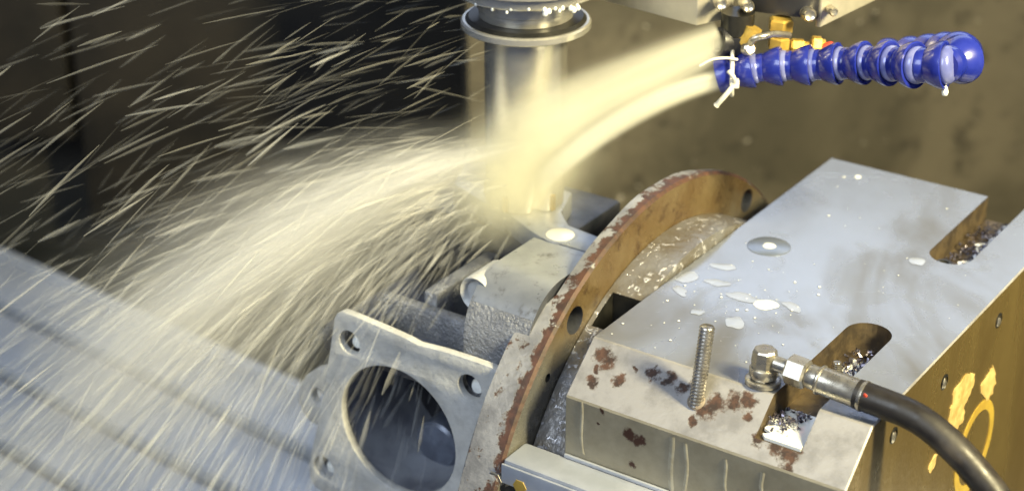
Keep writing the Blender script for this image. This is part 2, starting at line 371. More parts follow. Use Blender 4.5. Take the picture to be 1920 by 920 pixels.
# plug marks, set screws, paint on the right side
pl = link('plug', lathe(W(.0316, .1741, 0), ZA, [(.0148, -.002), (.0148, .0002), (.0143, .0005), (0, .0005)], 40), PLUG, fb)
for x, y in ((1872, 600), (1770, 715), (1675, 815)):
    P = PU(x, y, BW)
    sc = link('set_screw', lathe(P, UA, [(.0052, -.003), (.0052, .0006), (.0038, .0011), (.0034, -.0006), (0, -.0008)], 20), DARKSTEEL, fb)
    link('burr', blob(P - UA * -.0009 - VA * .002, VA, ZA, UA, .0022, .0042, .0012, 14, .5, int(x)), ZINC, sc)
def flake(pxs, u, mat, name, parent, h=.0006):
    ps = [PU(x, y, u) for x, y in pxs]; n = len(ps)
    vs = ps + [p + UA * h for p in ps]
    return link(name, mesh(vs, [tuple(range(n)), tuple(range(n, 2 * n))] + [(i, (i + 1) % n, n + (i + 1) % n, n + i) for i in range(n)]), mat, parent)
def ragged(pts, amp=2.2, sub=4):
    out = []
    for i in range(len(pts)):
        a, b = pts[i], pts[(i + 1) % len(pts)]
        for k in range(sub): t = k / sub; out.append((a[0] + (b[0] - a[0]) * t + random.uniform(-amp, amp), a[1] + (b[1] - a[1]) * t + random.uniform(-amp, amp)))
    return out
flake(ragged([(1790, 730), (1812, 702), (1826, 698), (1822, 730), (1808, 758), (1806, 785), (1790, 806), (1774, 800), (1780, 765)]), BW, YELLOW, 'paint_flake', fb)
flake(ragged([(1843, 712), (1856, 700), (1862, 683), (1866, 712), (1860, 738), (1848, 750), (1838, 735)]), BW, YELLOW, 'paint_flake', fb)
flake(ragged([(1740, 880), (1752, 852), (1757, 850), (1750, 876), (1742, 886)], 1.2), BW, YELLOW, 'paint_flake', fb)
P = PU(1826, 838, BW)
outr = [(P + VA * (.0335 * math.cos(t)) + ZA * (.0335 * math.sin(t))) for t in [2 * PI * k / 48 for k in range(48)]]
inr = [(P + VA * (.0265 * math.cos(t)) + ZA * (.0265 * math.sin(t))) for t in [2 * PI * k / 48 for k in range(48)]]
vs = [p + UA * h for h in (0, .0005) for p in outr + inr]
fs = []
for k in range(48):
    j = (k + 1) % 48
    fs += [(96 + k, 96 + j, 144 + j, 144 + k), (k, j, 96 + j, 96 + k), (48 + k, 48 + j, 144 + j, 144 + k), (k, j, 48 + j, 48 + k)]
link('ring_mark', mesh(vs, fs), RING, fb)
# thin dried coolant runs on the front face
for x0, y0, x1, y1, wd in ((1088, 752, 1094, 850, .0011), (1258, 818, 1260, 925, .0018), (1287, 830, 1284, 925, .0013), (1358, 860, 1362, 925, .0011), (1428, 885, 1430, 930, .0013)):
    pts = [PV(x0 + (x1 - x0) * t + 2.5 * math.sin(t * 5 + x0), y0 + (y1 - y0) * t, CV) for t in [k / 8 for k in range(9)]]
    vs = []; 
    for p in pts: vs += [p - UA * wd, p - VA * .0006, p + UA * wd]
    link('coolant_run', mesh(vs, [f_ for i in range(8) for f_ in ((3 * i, 3 * i + 3, 3 * i + 4, 3 * i + 1), (3 * i + 1, 3 * i + 4, 3 * i + 5, 3 * i + 2))], True), STREAKMARK, fb)

# steel bar under the front of the block
br = empty('support_bar', W(.05, -.045, -.09), 'pale bluish steel bar lying along the foot of the block front', 'bar')
link('bar', boxl(-.0290, .26, -.0560, -.0312, -.086, -.070, .0022), BAR, br)
link('lip', boxl(-.0290, .26, -.0582, -.0562, -.086, -.0722, .0008), BAR, br)
link('edge_strip', boxl(.0010, .26, -.0336, -.0314, -.0698, -.0672, .0008), BAR, br)
# block that carries the bar
link('carrier', boxl(-.02, .24, -.05, -.033, -ZT + .002, -.0865, .002), DARKSTEEL, br)
for (x, y, r, lab, mt) in ((938, 890, .0062, 'zinc bolt head beside the rim at the end of the pale bar', ZINC), (985, 903, .0058, 'brassy bolt head under the pale bar near lower edge', BRASS)):
    P = PV(x, y, -.052)
    b_ = empty('hex_bolt', P, lab, 'bolt', 'bolts below the pale bar')
    link('head', lathe(P, -VA, [(r, 0), (r, .005), (r * .85, .0065), (0, .0065)], 6, 30), mt, b_)
    link('washer', lathe(P, -VA, [(r * 1.35, -.002), (r * 1.35, -.0002), (0, -.0002)], 28), ZINC, b_)
    link('shank', lathe(P, VA, [(r * .5, .002), (r * .5, .014), (0, .014)], 16), ZINC, b_)

# ------------------------------------------------------------------ round adaptor and casting
CVc, CZc, RR, G = .1385, -.1816, .2206, .030
ad = empty('adaptor_ring', W(-.015, CVc, CZc - .19), 'wet round steel adaptor ring between rusty flange and block, foam on top', 'adaptor ring')
me = lathe(W(-G + .0006, CVc, CZc), UA, [(.1905, 0), (.1905, G - .0016), (.10, G - .0016)], 128)
cutter = boxl(-.026, -.002, .040, .066, -.06, .05)
me = cut(me, [cutter]); o = link('ring', sharp(me, 35), [ADAPT, DARKSTEEL], ad)
for p in o.data.polygons:
    lc = loc(V(p.center) + wloc(o))
    if -.0265 < lc.x < -.0015 and .0395 < lc.y < .0665 and (p.normal.dot(V(lc) * 0 + ZA) < .3 or lc.z < -.03) and lc.z > -.07: p.material_index = 1  # notch faces turned dark: the hole's shade put into colour

ca = empty('gear_casting', W(-.09, CVc, CZc - RR), 'grey cast gear housing with chipped rusty round flange and square port', 'casting')
def tb_(th):                                          # flange thickness: thicker along the lower left
    d = math.degrees(th) % 360
    t = .0145
    if 122 < d < 250: t = .0145 + .0145 * min(1, (d - 122) / 9) * min(1, (250 - d) / 9)
    return t
n = 160; vs = []; fs = []
for k in range(n):
    th = 2 * PI * k / n; c, s_ = math.cos(th), math.sin(th); t = tb_(th)
    wob = .0006 * math.sin(th * 9) + .0004 * math.sin(th * 23 + 1)
    for r, u in ((RR - .002, -G), (RR, -G - .0018), (RR + wob * .5, -G - t * .5), (RR + wob - .0006, -G - t + .002), (RR - .004, -G - t), (.15, -G - t), (.15, -G)):
        vs.append(W(u, CVc + r * c, CZc + r * s_))
for k in range(n):
    j = (k + 1) % n
    for i in range(7): fs.append((k * 7 + i, k * 7 + (i + 1) % 7, j * 7 + (i + 1) % 7, j * 7 + i))
me = mesh(vs, fs)
holes = []
for x, y, r in ((1078, 600, .0095), (1400, 376, .0088), (1027, 708, .0030)):
    l = loc(PU(x, y, -G)); holes.append(lathe(W(-G + .01, l.y, l.z), -UA, [(r, 0), (r, .06), (0, .06)], 28))
me = sharp(cut(me, holes), 35)
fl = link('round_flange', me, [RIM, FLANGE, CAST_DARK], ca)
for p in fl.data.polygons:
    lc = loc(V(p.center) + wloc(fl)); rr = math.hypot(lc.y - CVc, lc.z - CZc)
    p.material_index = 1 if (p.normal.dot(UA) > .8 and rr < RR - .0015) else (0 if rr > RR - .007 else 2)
# body wall behind the flange: flat machined top bending down into a rough cast front
def wall_part(name, u0, u1, prof, mats, pick, par=ca):
    n = len(prof); vs = [W(u0, v, z) for v, z in prof] + [W(u1, v, z) for v, z in prof]
    me = mesh(vs, [tuple(range(n)), tuple(range(n, 2 * n))] + [(i, (i + 1) % n, n + (i + 1) % n, n + i) for i in range(n)])
    sharp(me, 30); o = link(name, me, mats, par)
    for p in o.data.polygons: p.material_index = pick(p.normal, loc(V(p.center) + wloc(o)))
    return o
fr = .040; zt = .012; vf = -.0065
prof = [(vf + fr - fr * math.cos(t), zt - fr + fr * math.sin(t)) for t in [PI / 2 * k / 12 for k in range(13)]]
prof = [(vf - .004, -.13)] + prof + [(.075, zt), (.075, -.13)]
wall_part('body_wall', -.094, -.0452, prof, [CAST_SMOOTH, CAST_ROUGH, CAST_DARK], lambda n, c: 2 if abs(n.dot(UA)) > .9 else (0 if c.z > -.004 else 1))
# machined pad with the locating hole being faced by the cutter
padout = [(-.0455, .0765), (-.0455, .098), (-.085, .104), (-.100, .118), (-.112, .150), (-.19, .165), (-.205, .15), (-.19, .115), (-.150, .100), (-.125, .094), (-.104, .083), (-.088, .0765)]
pad = plate2d([(a, b) for a, b in padout], [], W(0, 0, .0045), UA, VA, .016, .0012)
link('machined_pad', pad, CAST_SMOOTH, ca)
P = PZ(1050, 440, .0128); link('locating_plug', lathe(P, ZA, [(.0098, -.004), (.0098, .0003), (.009, .0007), (0, .0007)], 36), simple('pale_plug', (.62, .62, .58), None, .25, .2), ca)
link('plug_ring', lathe(P, ZA, [(.0122, -.003), (.0122, -.0001), (0, -.0001)], 36), simple('pad_ring', (.26, .28, .33), None, .4, .4), ca)
# sunken dark pocket and lower body
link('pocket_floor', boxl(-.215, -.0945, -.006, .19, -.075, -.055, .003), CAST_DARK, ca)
link('pocket_back', boxl(-.215, -.0945, .10, .19, -.055, -.004, .003), CAST_DARK, ca)  # dark box stands in for the shadowed hollow beside the cutter
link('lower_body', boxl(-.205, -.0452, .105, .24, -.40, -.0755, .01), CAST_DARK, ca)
l = loc(PV(893, 545, .012))
ear = lathe(W(-.0965, .010, l.z - .002), VA, [(.0, .004), (.0085, .004), (.0098, .001), (.0118, .0), (.0126, .002), (.0126, .03), (0, .03)], 32)
link('ear_boss', ear, CAST, ca)
link('rib', boxl(-.180, -.0945, .014, .024, -.056, -.030, .003), CAST_ROUGH, ca)
link('rib', boxl(-.150, -.138, .024, .099, -.056, -.022, .003), CAST_ROUGH, ca)
# square port flange in front
v0 = -.020
def pv(x, y): l = loc(PV(x, y, v0)); return (l.x, l.z)
out_px = [(627, 596), (632, 587), (642, 584), (668, 594), (720, 616), (765, 636), (782, 646), (830, 658), (880, 674), (920, 688), (931, 695), (933, 704), (928, 760), (918, 830), (908, 900), (890, 985), (880, 1010), (860, 1018), (760, 985), (650, 945), (612, 925), (592, 914), (581, 897), (579, 874), (586, 835), (598, 780), (608, 725), (618, 660)]
sq = [pv(*q) for q in out_px]
hc = pv(745, 808); 
big = circ(hc[0], hc[1], .0482, 72)
hs = [circ(*pv(655, 642), .0088, 28), circ(*pv(880, 726), .0092, 28), circ(*pv(607, 876), .0090, 28)]
pf = link('square_port_flange', plate2d(sq, [big] + hs, W(0, v0 + .003, 0), UA, ZA, .006, .0006), CAST, ca)
for q, r in ((pv(655, 642), .0088), (pv(880, 726), .0092), (pv(607, 876), .0090)):
    link('bolt_hole_floor', lathe(W(q[0], v0 + .0100, q[1]), VA, [(0, 0), (r * 1.05, 0), (r * 1.05, .012), (0, .012)], 24), CAST_DARK, pf)
    link('trapped_coolant', lathe(W(q[0] + r * .1, v0 + .0062, q[1] - r * .35), VA, [(0, 0), (r * .45, .0008), (r * .62, .003), (r * .62, .0045)], 20), MILK, pf)
ear_px = [(606, 690), (590, 692), (572, 704), (560, 724), (557, 748), (564, 772), (578, 790), (596, 800), (640, 800), (640, 690)]
q_ = [loc(PV(x, y, v0 + .006)) for x, y in ear_px]; qc = loc(PV(597, 746, v0 + .006))
link('ear_lug', plate2d([(a.x, a.z) for a in q_], [circ(qc.x, qc.z, .0075, 26)], W(0, v0 + .0105, 0), UA, ZA, .007, .0008), CAST, pf)
me = lathe(W(hc[0], v0 + .0015, hc[1]), VA, [(.0550, .0047), (.0550, .13), (.0, .13), (0, .125), (.0490, .125), (.0493, .0047)], 64, closed=True)
link('port_bore', me, simple('bore_wall', (.30, .32, .37), (.16, .17, .21), .3, .3, 30, .3, 150, r2=.45), ca)
link('bore_end', lathe(W(hc[0], v0 + .078, hc[1]), VA, [(0, 0), (.0484, 0), (.0484, .004), (0, .004)], 48), BLACKP, ca)  # added black cap: darkness deep in the bore put into colour
link('added_bore_step', lathe(W(hc[0] - .002, v0 + .045, hc[1] - .036), VA, [(0, 0), (.016, 0), (.018, .002), (.018, .046), (0, .046)], 32), simple('bore_reflection', (.13, .15, .20), (.07, .08, .11), .35, .3, 60), ca)  # added step; bluish reflection low in the bore put into its colour

# ------------------------------------------------------------------ cutting tool and spindle
CT = PZ(985, 372, .0126)
ct = empty('face_mill', CT, 'bright steel milling tool with wide holder flange standing in the coolant', 'milling tool')
link('shank', lathe(CT, ZA, [(.0275, .040), (.0280, .042), (.0280, .118), (.0292, .1265)], 64), SHANK, ct)
n = 96; vs = []; fs = []                              # fluted cutter body
hh = [0, .004, .010, .018, .026, .034, .0402]
for i, h in enumerate(hh):
    for k in range(n):
        a = 2 * PI * k / n - h * 9
        fl_ = max(0, math.cos(5 * a)) ** 3 * (.007 if h < .03 else .003 * (.0402 - h) / .01 + .0005)
        r = .0275 - fl_; vs.append(CT + V((r * math.cos(2 * PI * k / n), r * math.sin(2 * PI * k / n), h + .0008)))
for i in range(len(hh) - 1):
    for k in range(n): fs.append((i * n + k, i * n + (k + 1) % n, (i + 1) * n + (k + 1) % n, (i + 1) * n + k))
fs += [tuple(range(n))[::-1], tuple((len(hh) - 1) * n + k for k in range(n))]
cb = link('cutter_body', sharp(mesh(vs, fs), 50), SHANK, ct)
for k in range(5):
    a = 2 * PI * k / 5 + .42; d = V((math.cos(a), math.sin(a), 0)); t_ = V((-d.y, d.x, 0))
    link('insert', boxw(CT + d * .0262 + ZA * .0012, d, t_, ZA, -.006, .0030, -.002, .002, -.0006, .011, .0006), INSERT, cb)
link('holder_flange', lathe(CT, ZA, [(.029, .1270), (.0425, .1270), (.0437, .1280), (.0437, .1315), (.0425, .1326), (.0300, .1326)], 96), TURNED, ct)
link('dark_reflection_ring', lathe(CT, ZA, [(.0305, .1328), (.0408, .1328), (.0385, .1350), (.0305, .1352)], 96), DARKSTEEL, ct)  # dark reflection on the flange top put into this added ring's colour
link('collar', lathe(CT, ZA, [(.0300, .1354), (.0316, .1354), (.0322, .1400), (.0322, .1412), (.0332, .1420), (.0335, .1520), (.030, .1530)], 96), TURNED, ct)
sp = empty('machine_spindle', CT + ZA * .155, 'machine spindle nose with coolant drops along its rim at the top edge', 'spindle')
link('nose', lathe(CT, ZA, [(.030, .1535), (.0490, .1535), (.0505, .1550), (.0505, .1600), (.058, .163), (.060, .30), (0, .30)], 96), TURNED, sp)
for k in range(15):
    a = -PI / 2 + random.uniform(-.75, .75); r = random.uniform(.0008, .0020)
    p = CT + V((.0500 * math.cos(a), .0500 * math.sin(a), .1535 - random.uniform(-.003, .0006)))
    link('drop', lathe(p - ZA * r, ZA, [(0, -r), (r * .7, -r * .7), (r, 0), (r * .7, r * .9), (0, r * 1.6)], 12, 80), MILK, sp)

# ------------------------------------------------------------------ nozzle bracket at the top right
HY = CT.y - .02
nb = empty('nozzle_bracket', PY(1400, 10, HY), 'steel nozzle bracket of bolted blocks above the blue hose', 'bracket')
zb = PY(1306, 49, HY).z
def onz(x, y, z): return hit(x, y, V((0, 0, z)), ZA)
def prism(pts, z0, z1, bv=.001):
    n = len(pts); vs = [V((p.x, p.y, z0)) for p in pts] + [V((p.x, p.y, z1)) for p in pts]
    return bevel(mesh(vs, [tuple(range(n)), tuple(range(n, 2 * n))] + [(i, (i + 1) % n, n + (i + 1) % n, n + i) for i in range(n)]), bv)
p0, p1, p2 = onz(1306, 49, zb), onz(1118, -2, zb), onz(1375, 34, zb)
link('left_block', prism([p0, p2, p2 + (p1 - p0), p1], zb, zb + .09), BRUSHED, nb)
q0, q1 = onz(1388, 20, zb + .006), onz(1532, 46, zb + .003); dq = V((.02, .06, 0))
link('dark_block', prism([q0, q1, q1 + dq, q0 + dq], zb + .006, zb + .09), BLACKP, nb)
r0, r1 = onz(1538, 52, zb), onz(1660, -8, zb); r2 = onz(1528, 50, zb)
link('right_plate', prism([r2, r0, r1, r1 + (r2 - r0)], zb, zb + .09, .0008), BRUSHED, nb)
for x, y, r in ((1352, 8, .004), (1402, 12, .0042), (1517, 28, .0045), (1562, 22, .003)):
    P = PY(x, y, HY - .012)
    link('screw', lathe(P, V((0, -1, .2)), [(r, -.02), (r, .002), (r * .75, .004), (r * .4, .003), (0, .003)], 18), ZINC, nb)
# upper nozzle: steel collar on a black elbow
nz_ = empty('black_nozzle', PY(1382, 60, HY), 'short black coolant nozzle with steel collar left of the brass fittings', 'nozzle')
top = PY(1384, 22, HY); bot = PY(1384, 104, HY)
hgt = (top - bot).dot(ZA) 
base = V((top.x, HY, bot.z))
link('elbow', lathe(base, ZA, [(0, 0), (.008, 0), (.0112, .003), (.0115, hgt * .52), (0, hgt * .52)], 32), BLACKP, nz_)
link('collar', lathe(base, ZA, [(.0105, hgt * .53), (.0110, hgt * .54), (.0110, hgt), (0, hgt)], 32), DARKSTEEL, nz_)
tip = PY(1350, 78, HY - .004)
link('spout', lathe(base + ZA * hgt * .28, (tip - (base + ZA * hgt * .28)), [(.0085, 0), (.0100, .008), (.0095, .0135), (.007, .0135), (.006, .008), (0, .008)], 28), BLACKP, nz_)
link('side_pipe', tube([PY(1392, 76, HY - .006), PY(1406, 68, HY - .008), PY(1413, 52, HY - .008)], .006, 14), BRASS, nz_)
# brass fittings
for x0, y0, x1, y1, r, lab in ((1466, 34, 1462, 66, .0085, 'upright brass hex fitting below the dark bracket block'), (1462, 68, 1458, 98, .0075, 'lower brass hex fitting just behind the blue hose'),
                               (1482, 86, 1516, 88, .0050, 'horizontal brass pipe stub behind the blue hose'), (1520, 84, 1546, 86, .0062, 'pale brass nut at the right end of the pipe stub')):
    a, b = PY(x0, y0, HY + .004), PY(x1, y1, HY + .004); L = (b - a).length
    e_ = empty('brass_fitting', b, lab, 'fitting', 'brass fittings')
    link('hex_body', lathe(a, b - a, [(r * .8, 0), (r, .0012), (r, L * .7), (r * .8, L * .75)], 6, 25), BRASS, e_)
    link('thread_end', lathe(a, b - a, [(r * .7, L * .752), (r * .7, L), (0, L)], 20), BRASS, e_)
P = PY(1552, 92, HY); e_ = link('red_cap', lathe(P, V((1, 0, .25)), [(.0035, -.004), (.0045, -.002), (.0045, .003), (.003, .005), (0, .005)], 16), REDP)
tag(e_, 'small red plastic cap behind the blue hose', 'cap')

# ------------------------------------------------------------------ blue segmented hose
bh = empty('segmented_hose', PY(1600, 120, HY - .05), 'glossy blue segmented coolant hose bending back at its right end', 'hose')
path = [PY(1362, 140, HY - .012), PY(1404, 130, HY - .014), PY(1460, 124, HY - .018), PY(1530, 122, HY - .026), PY(1605, 118, HY - .040), PY(1685, 120, HY - .062), PY(1750, 124, HY - .080),
        PY(1795, 118, HY - .078), PY(1803, 106, HY - .058), PY(1765, 106, HY - .030), PY(1712, 112, HY - .004), PY(1655, 116, HY + .014), PY(1600, 114, HY + .02)]
fine = spline(path, 40)
acc = [0]
for a, b in zip(fine, fine[1:]): acc.append(acc[-1] + (b - a).length)
def at(s):
    for i in range(len(acc) - 1):
        if acc[i + 1] >= s: 
            t = (s - acc[i]) / max(1e-9, acc[i + 1] - acc[i]); return fine[i].lerp(fine[i + 1], t)
    return fine[-1]
STEP = .0192; s = 0; k = 0
while s + STEP * 1.35 < acc[-1]:
    a, b = at(s), at(s + STEP); d = (b - a).normalized(); r = .0122 + .0030 * min(1, s / .16); L = STEP
    sg = link('segment', lathe(a, d, [(r * .60, -.1 * L), (r * .74, .02 * L), (r * .76, .24 * L), (r * .73, .30 * L), (r * .82, .40 * L), (r * .95, .62 * L), (r * 1.03, .80 * L), (r * 1.03, .91 * L), (r * .95, .93 * L), (r * .76, .85 * L)], 36, 35), BLUE, bh)
    link('ball_joint', lathe(a, d, [(r * .70, .80 * L), (r * .82, .90 * L), (r * .83, 1.0 * L), (r * .76, 1.12 * L), (r * .60, 1.22 * L)], 32, 50), BLUE_IN, sg)
    s += STEP; k += 1
sp0 = at(0); dd = (at(0) - at(.01)).normalized()
link('nozzle_tip', lathe(sp0, dd, [(.0105, -.004), (.0120, .0), (.0112, .006), (.0080, .0065), (.0080, .001), (0, .001)], 32), BLUE, bh)
# drop hanging from the bend
P = PY(1772, 172, HY - .085); o = link('hanging_drop', lathe(P, ZA, [(0, -.003), (.0018, -.0022), (.0022, 0), (.0012, .003), (0, .0045)], 16, 80), MILK); tag(o, 'pale coolant drop hanging below the bend of the blue hose', 'drop')
# zip tie and loose wire
zt_ = empty('zip_tie', PY(1372, 160, HY - .03), 'white nylon zip tie round the hose tip with its tail hanging', 'zip tie')
c0, dz_ = at(.004), (at(.008) - at(0)).normalized(); x_, y_, _ = basis(dz_)
link('band', tube([c0 + (x_ * math.cos(t) + y_ * math.sin(t)) * .0140 + dz_ * (.004 * math.sin(t)) for t in [2 * PI * k / 28 for k in range(29)]], .0014, 8), WHITEP, zt_)
hd = PY(1377, 157, HY - .030)
link('lock_head', boxw(hd, RT, V((0, 1, 0)), ZA, -.0030, .0030, -.002, .003, -.0028, .0028, .0006), WHITEP, zt_)
link('tail', tube(spline([hd, PY(1366, 172, HY - .032), PY(1354, 186, HY - .032), PY(1343, 198, HY - .030)], 5), [.0017] * 15 + [.0021], 8), WHITEP, zt_)
link('cut_end', tube(spline([hd, PY(1376, 146, HY - .033), PY(1366, 133, HY - .033)], 5), .0015, 8), WHITEP, zt_)
o = link('loose_wire', tube(spline([PY(1312, 124, HY - .03), PY(1335, 112, HY - .03), PY(1362, 109, HY - .028), PY(1382, 112, HY - .022)], 6), .0009, 8), WHITEP); tag(o, 'thin white loose wire crossing the coolant jets at the hose tip', 'wire')
lw = empty('hose_clamp', PY(1420, 80, HY - .02), 'bent grey spring clamp above the left end of the blue hose', 'clamp')
link('spring', tube(spline([PY(1404, 92, HY - .02), PY(1412, 74, HY - .025), PY(1432, 68, HY - .025), PY(1452, 64, HY - .02), PY(1480, 66, HY - .012)], 6), .0022, 10), ZINC, lw)
link('screw_end', lathe(PY(1404, 92, HY - .022), V((.3, -1, .4)), [(.0042, -.004), (.0042, .002), (.003, .003), (0, .003)], 16), ZINC, lw)

# ------------------------------------------------------------------ stud, hydraulic fitting and hose on the block
def threaded(o, axis, r, L, pitch, n=28):
    prof = [(r * .8, 0)]; h = pitch * .25
    while h < L - pitch:
        prof += [(r * .84, h), (r, h + pitch * .38), (r, h + pitch * .55), (r * .84, h + pitch * .92)]; h += pitch
    prof += [(r * .86, L - .0006), (r * .7, L), (0, L)]
    return lathe(o, axis, prof, n, 60)
P = PC(1306, 752); st = empty('threaded_stud', P, 'bright threaded steel stud standing up from the sloping front of the block', 'stud')
topd = ray(1335, 588); ax_ = V((.09, .05, 1)).normalized()
Lst = .0535
link('thread', threaded(P - ax_ * .004, ax_,   .0046, Lst, .0023), THREAD, st)
link('stud_collar', lathe(P, CHN, [(.0050, -.001), (.0056, .0008), (.0046, .0016), (0, .0016)], 24), simple('grime', (.20, .16, .12), None, .6), st)

hb = W(.1125, .0085, .0002)
hf = empty('hydraulic_hose', hb, 'black rubber hydraulic hose with zinc fitting bolted onto the block edge', 'hose')
link('washer', lathe(hb, ZA, [(.0065, 0), (.0100, 0), (.0106, .0006), (.0106, .0028), (.0098, .0034), (.0065, .0034)], 36, closed=True), ZINC, hf)
link('banjo_bolt', lathe(hb, ZA, [(.0072, .0036), (.0072, .0110), (.0076, .0112), (.0078, .0160), (.0072, .0215), (.0062, .0225), (0, .0225)], 8, 25), ZINC, hf)
link('banjo_eye', lathe(hb, ZA, [(.0081, .0046), (.0086, .0056), (.0086, .0102), (.0081, .0110), (.0077, .0110)], 36), ZINC, hf)
hz = .0155; c_ = W(.1195, .0085, hz)
def hx(u): return W(u, .0085, hz - (u - .1195) * .06)
d_ = (hx(.2) - hx(.12)).normalized()
link('neck', lathe(hx(.1195), d_, [(.0045, 0), (.0045, .010), (.0052, .010)], 24), ZINC, hf)
link('hex_nut', lathe(hx(.1275), d_, [(.0078, 0), (.0090, .0012), (.0090, .0115), (.0080, .0130)], 6, 25), ZINC, hf)
link('sleeve', lathe(hx(.1408), d_, [(.0068, 0), (.0072, .001), (.0072, .006), (.0090, .0075), (.0090, .0082), (.0082, .0090), (.0085, .0330), (.0092, .0345), (.0092, .0355), (.0075, .0356)], 40), ZINC, hf)
h0 = hx(.1755)
hp = spline([h0 - d_ * .004, h0 + d_ * .008] + [PV(x, y, .0085 - k * .0015) for k, (x, y) in enumerate(((1706, 776), (1752, 806), (1800, 850), (1842, 898), (1872, 940), (1902, 1010), (1915, 1100)))] + [W(.27, -.02, -.3), W(.32, -.02, -.41)], 8)
link('rubber_tube', tube(hp, .0087, 24), RUBBER, hf)
link('orange_mark', blob(h0 + d_ * .0025 + V((-.35, -.75, .55)).normalized() * .0086, ZA, d_, V((-.35, -.75, .55)).normalized(), .0016, .0016, .0006, 14, .3, 3), REDP, hf)

# ------------------------------------------------------------------ coolant puddles, chips
def puddle(x, y, rx, ry, lab, mat=MILK, h=.0008, seed=1, wob=.3, rot=0., z=0.):
    P = PZ(x, y, z) + ZA * .0002
    a = UA * math.cos(rot) + VA * math.sin(rot); b = VA * math.cos(rot) - UA * math.sin(rot)
    o = link('coolant_puddle', blob(P, a, b, ZA, rx, ry, h, 30, wob, seed), mat, None, P); return tag(o, lab, 'puddle', 'coolant puddles on the block')
puddle(1436, 571, .0078, .0070, 'round milky white coolant puddle in the middle of the block top', seed=2, wob=.12)
o = puddle(1442, 462, .0045, .0045, 'white coolant drop at the centre of the round plug', h=.001, seed=4, wob=.1); o.location += ZA * .0005
puddle(1608, 332, .0026, .0026, 'small bright coolant drop near the far corner of the block', h=.0009, seed=5, wob=.15)
for x, y, rx, ry, rot, lab, sd in ((1356, 500, .0095, .0040, .3, 'thin curved coolant film near the flange side of the block top', 6), (1290, 520, .0050, .0100, -.2, 'long pale coolant film beside the left edge of the block', 7),
        (1345, 530, .0080, .0045, .2, 'pale coolant film left of the round white puddle', 8), (1395, 558, .0120, .0055, .1, 'wide pale film touching the round white puddle', 9),
        (1275, 545, .0075, .0035, -.5, 'narrow pale film above the stud', 10), (1485, 575, .0075, .0042, -.3, 'oval pale film right of the round white puddle', 11),
        (1378, 605, .0060, .0078, .4, 'angular pale film between stud and round puddle', 12), (1720, 490, .0050, .0060, .1, 'pale film spot left of the far slot', 13), (1308, 585, .0040, .0042, 0, 'small pale film left of the stud top', 14)):
    puddle(x, y, rx, ry, lab, FILM, .0002, sd, .32, rot)
# scattered droplets: uncountable, one object
bm = bmesh.new()
for i in range(110):
    u, v = random.uniform(.002, BW - .002), random.uniform(.002, BL - .004)
    if SU0 - .004 < u < SU1 + .004 and (v < .118 or v > .213): continue
    if random.random() < .45: u, v = min(BW - .003, abs(random.gauss(.045, .035))), abs(random.gauss(.09, .06))
    r = random.choice((.0003, .0003, .0004, .0005, .0006, .0009)); t = bmesh.ops.create_icosphere(bm, subdivisions=1, radius=1)
    P = W(u, min(v, BL - .004), .0003)
    for q in t['verts']: q.co = P + V((q.co.x * r * random.uniform(.9, 1.6), q.co.y * r, max(0, q.co.z) * r * .5))
me = bpy.data.meshes.new('d'); bm.to_mesh(me); bm.free(); me.shade_smooth()
o = link('coolant_droplets', me, MILK); tag(o, 'fine pale coolant droplets scattered over the block top', 'droplets', kind='stuff')
# pools and chips in the slots
def slot_pool(v0, v1, lab, sd, u0=SU0 + .006, mat=MILK):
    n = 24; r = random.Random(sd); vs = []
    pts = [(SU1 - .0006, v0), (SU1 - .0006, v1)] + [(u0 + r.uniform(-.004, .004), v1 + (v0 - v1) * k / 12) for k in range(13)]
    P = [W(a, b, -SDEP + .0022) for a, b in pts]; Q = [W(a, b, -SDEP + .0002) for a, b in pts]; n = len(P)
    o = link('coolant_pool', mesh(P + Q, [tuple(range(n)), tuple(range(n, 2 * n))] + [(i, (i + 1) % n, n + (i + 1) % n, n + i) for i in range(n)]), mat); return tag(o, lab, 'pool')
slot_pool(-.0205, .016, 'milky coolant pool at the open front end of the near slot', 3, SU0 + .003)
slot_pool(.045, .092, 'milky coolant pool at the rounded end of the near slot', 4, SU0 + .012)
slot_pool(.250, .330, 'pale coolant pool along the far slot', 5, SU0 + .014)
def chips(v0, v1, cnt, lab, sd, u0, u1):
    bm = bmesh.new(); r = random.Random(sd)
    for i in range(cnt):
        P = W(r.uniform(u0, u1), r.uniform(v0, v1), -SDEP + r.uniform(.001, .006))
        t0 = r.uniform(0, 6.28); R_ = r.uniform(.0006, .0016); wd = r.uniform(.0006, .0014); nx, ny, nd = basis(V((r.gauss(0, 1), r.gauss(0, 1), r.gauss(0, .6)))); prev = None
        for k in range(6):
            a = t0 + k * .8; c = P + (nx * math.cos(a) + ny * math.sin(a)) * R_ + nd * (k * .0004)
            e1, e2 = bm.verts.new(c - nd * wd), bm.verts.new(c + nd * wd)
            if prev: bm.faces.new((prev[0], prev[1], e2, e1))
            prev = (e1, e2)
    me = bpy.data.meshes.new('ch'); bm.to_mesh(me); bm.free()
    o = link('metal_chips', me, CHIP); tag(o, lab, 'chips', kind='stuff')
chips(.050, .104, 130, 'curled dark metal chips heaped in the near slot', 1, SU0 + .006, SU1 - .003)
chips(-.012, .014, 60, 'curled dark metal chips under the hydraulic fitting', 2, SU0 + .002, SU1 - .010)
chips(.228, .325, 150, 'curled dark metal chips in the far slot', 3, SU0 + .002, SU1 - .008)
e_ = empty('slot_bolt', W(.1335, .066, -SDEP), 'short threaded bolt standing in the near slot', 'bolt'); link('thread', threaded(W(.1335, .066, -SDEP + .0002), ZA, .0032, .0125, .0016), THREAD, e_)
e_ = empty('slot_nut', W(.134, .232, -SDEP), 'dark round nut at the near end of the far slot', 'nut')
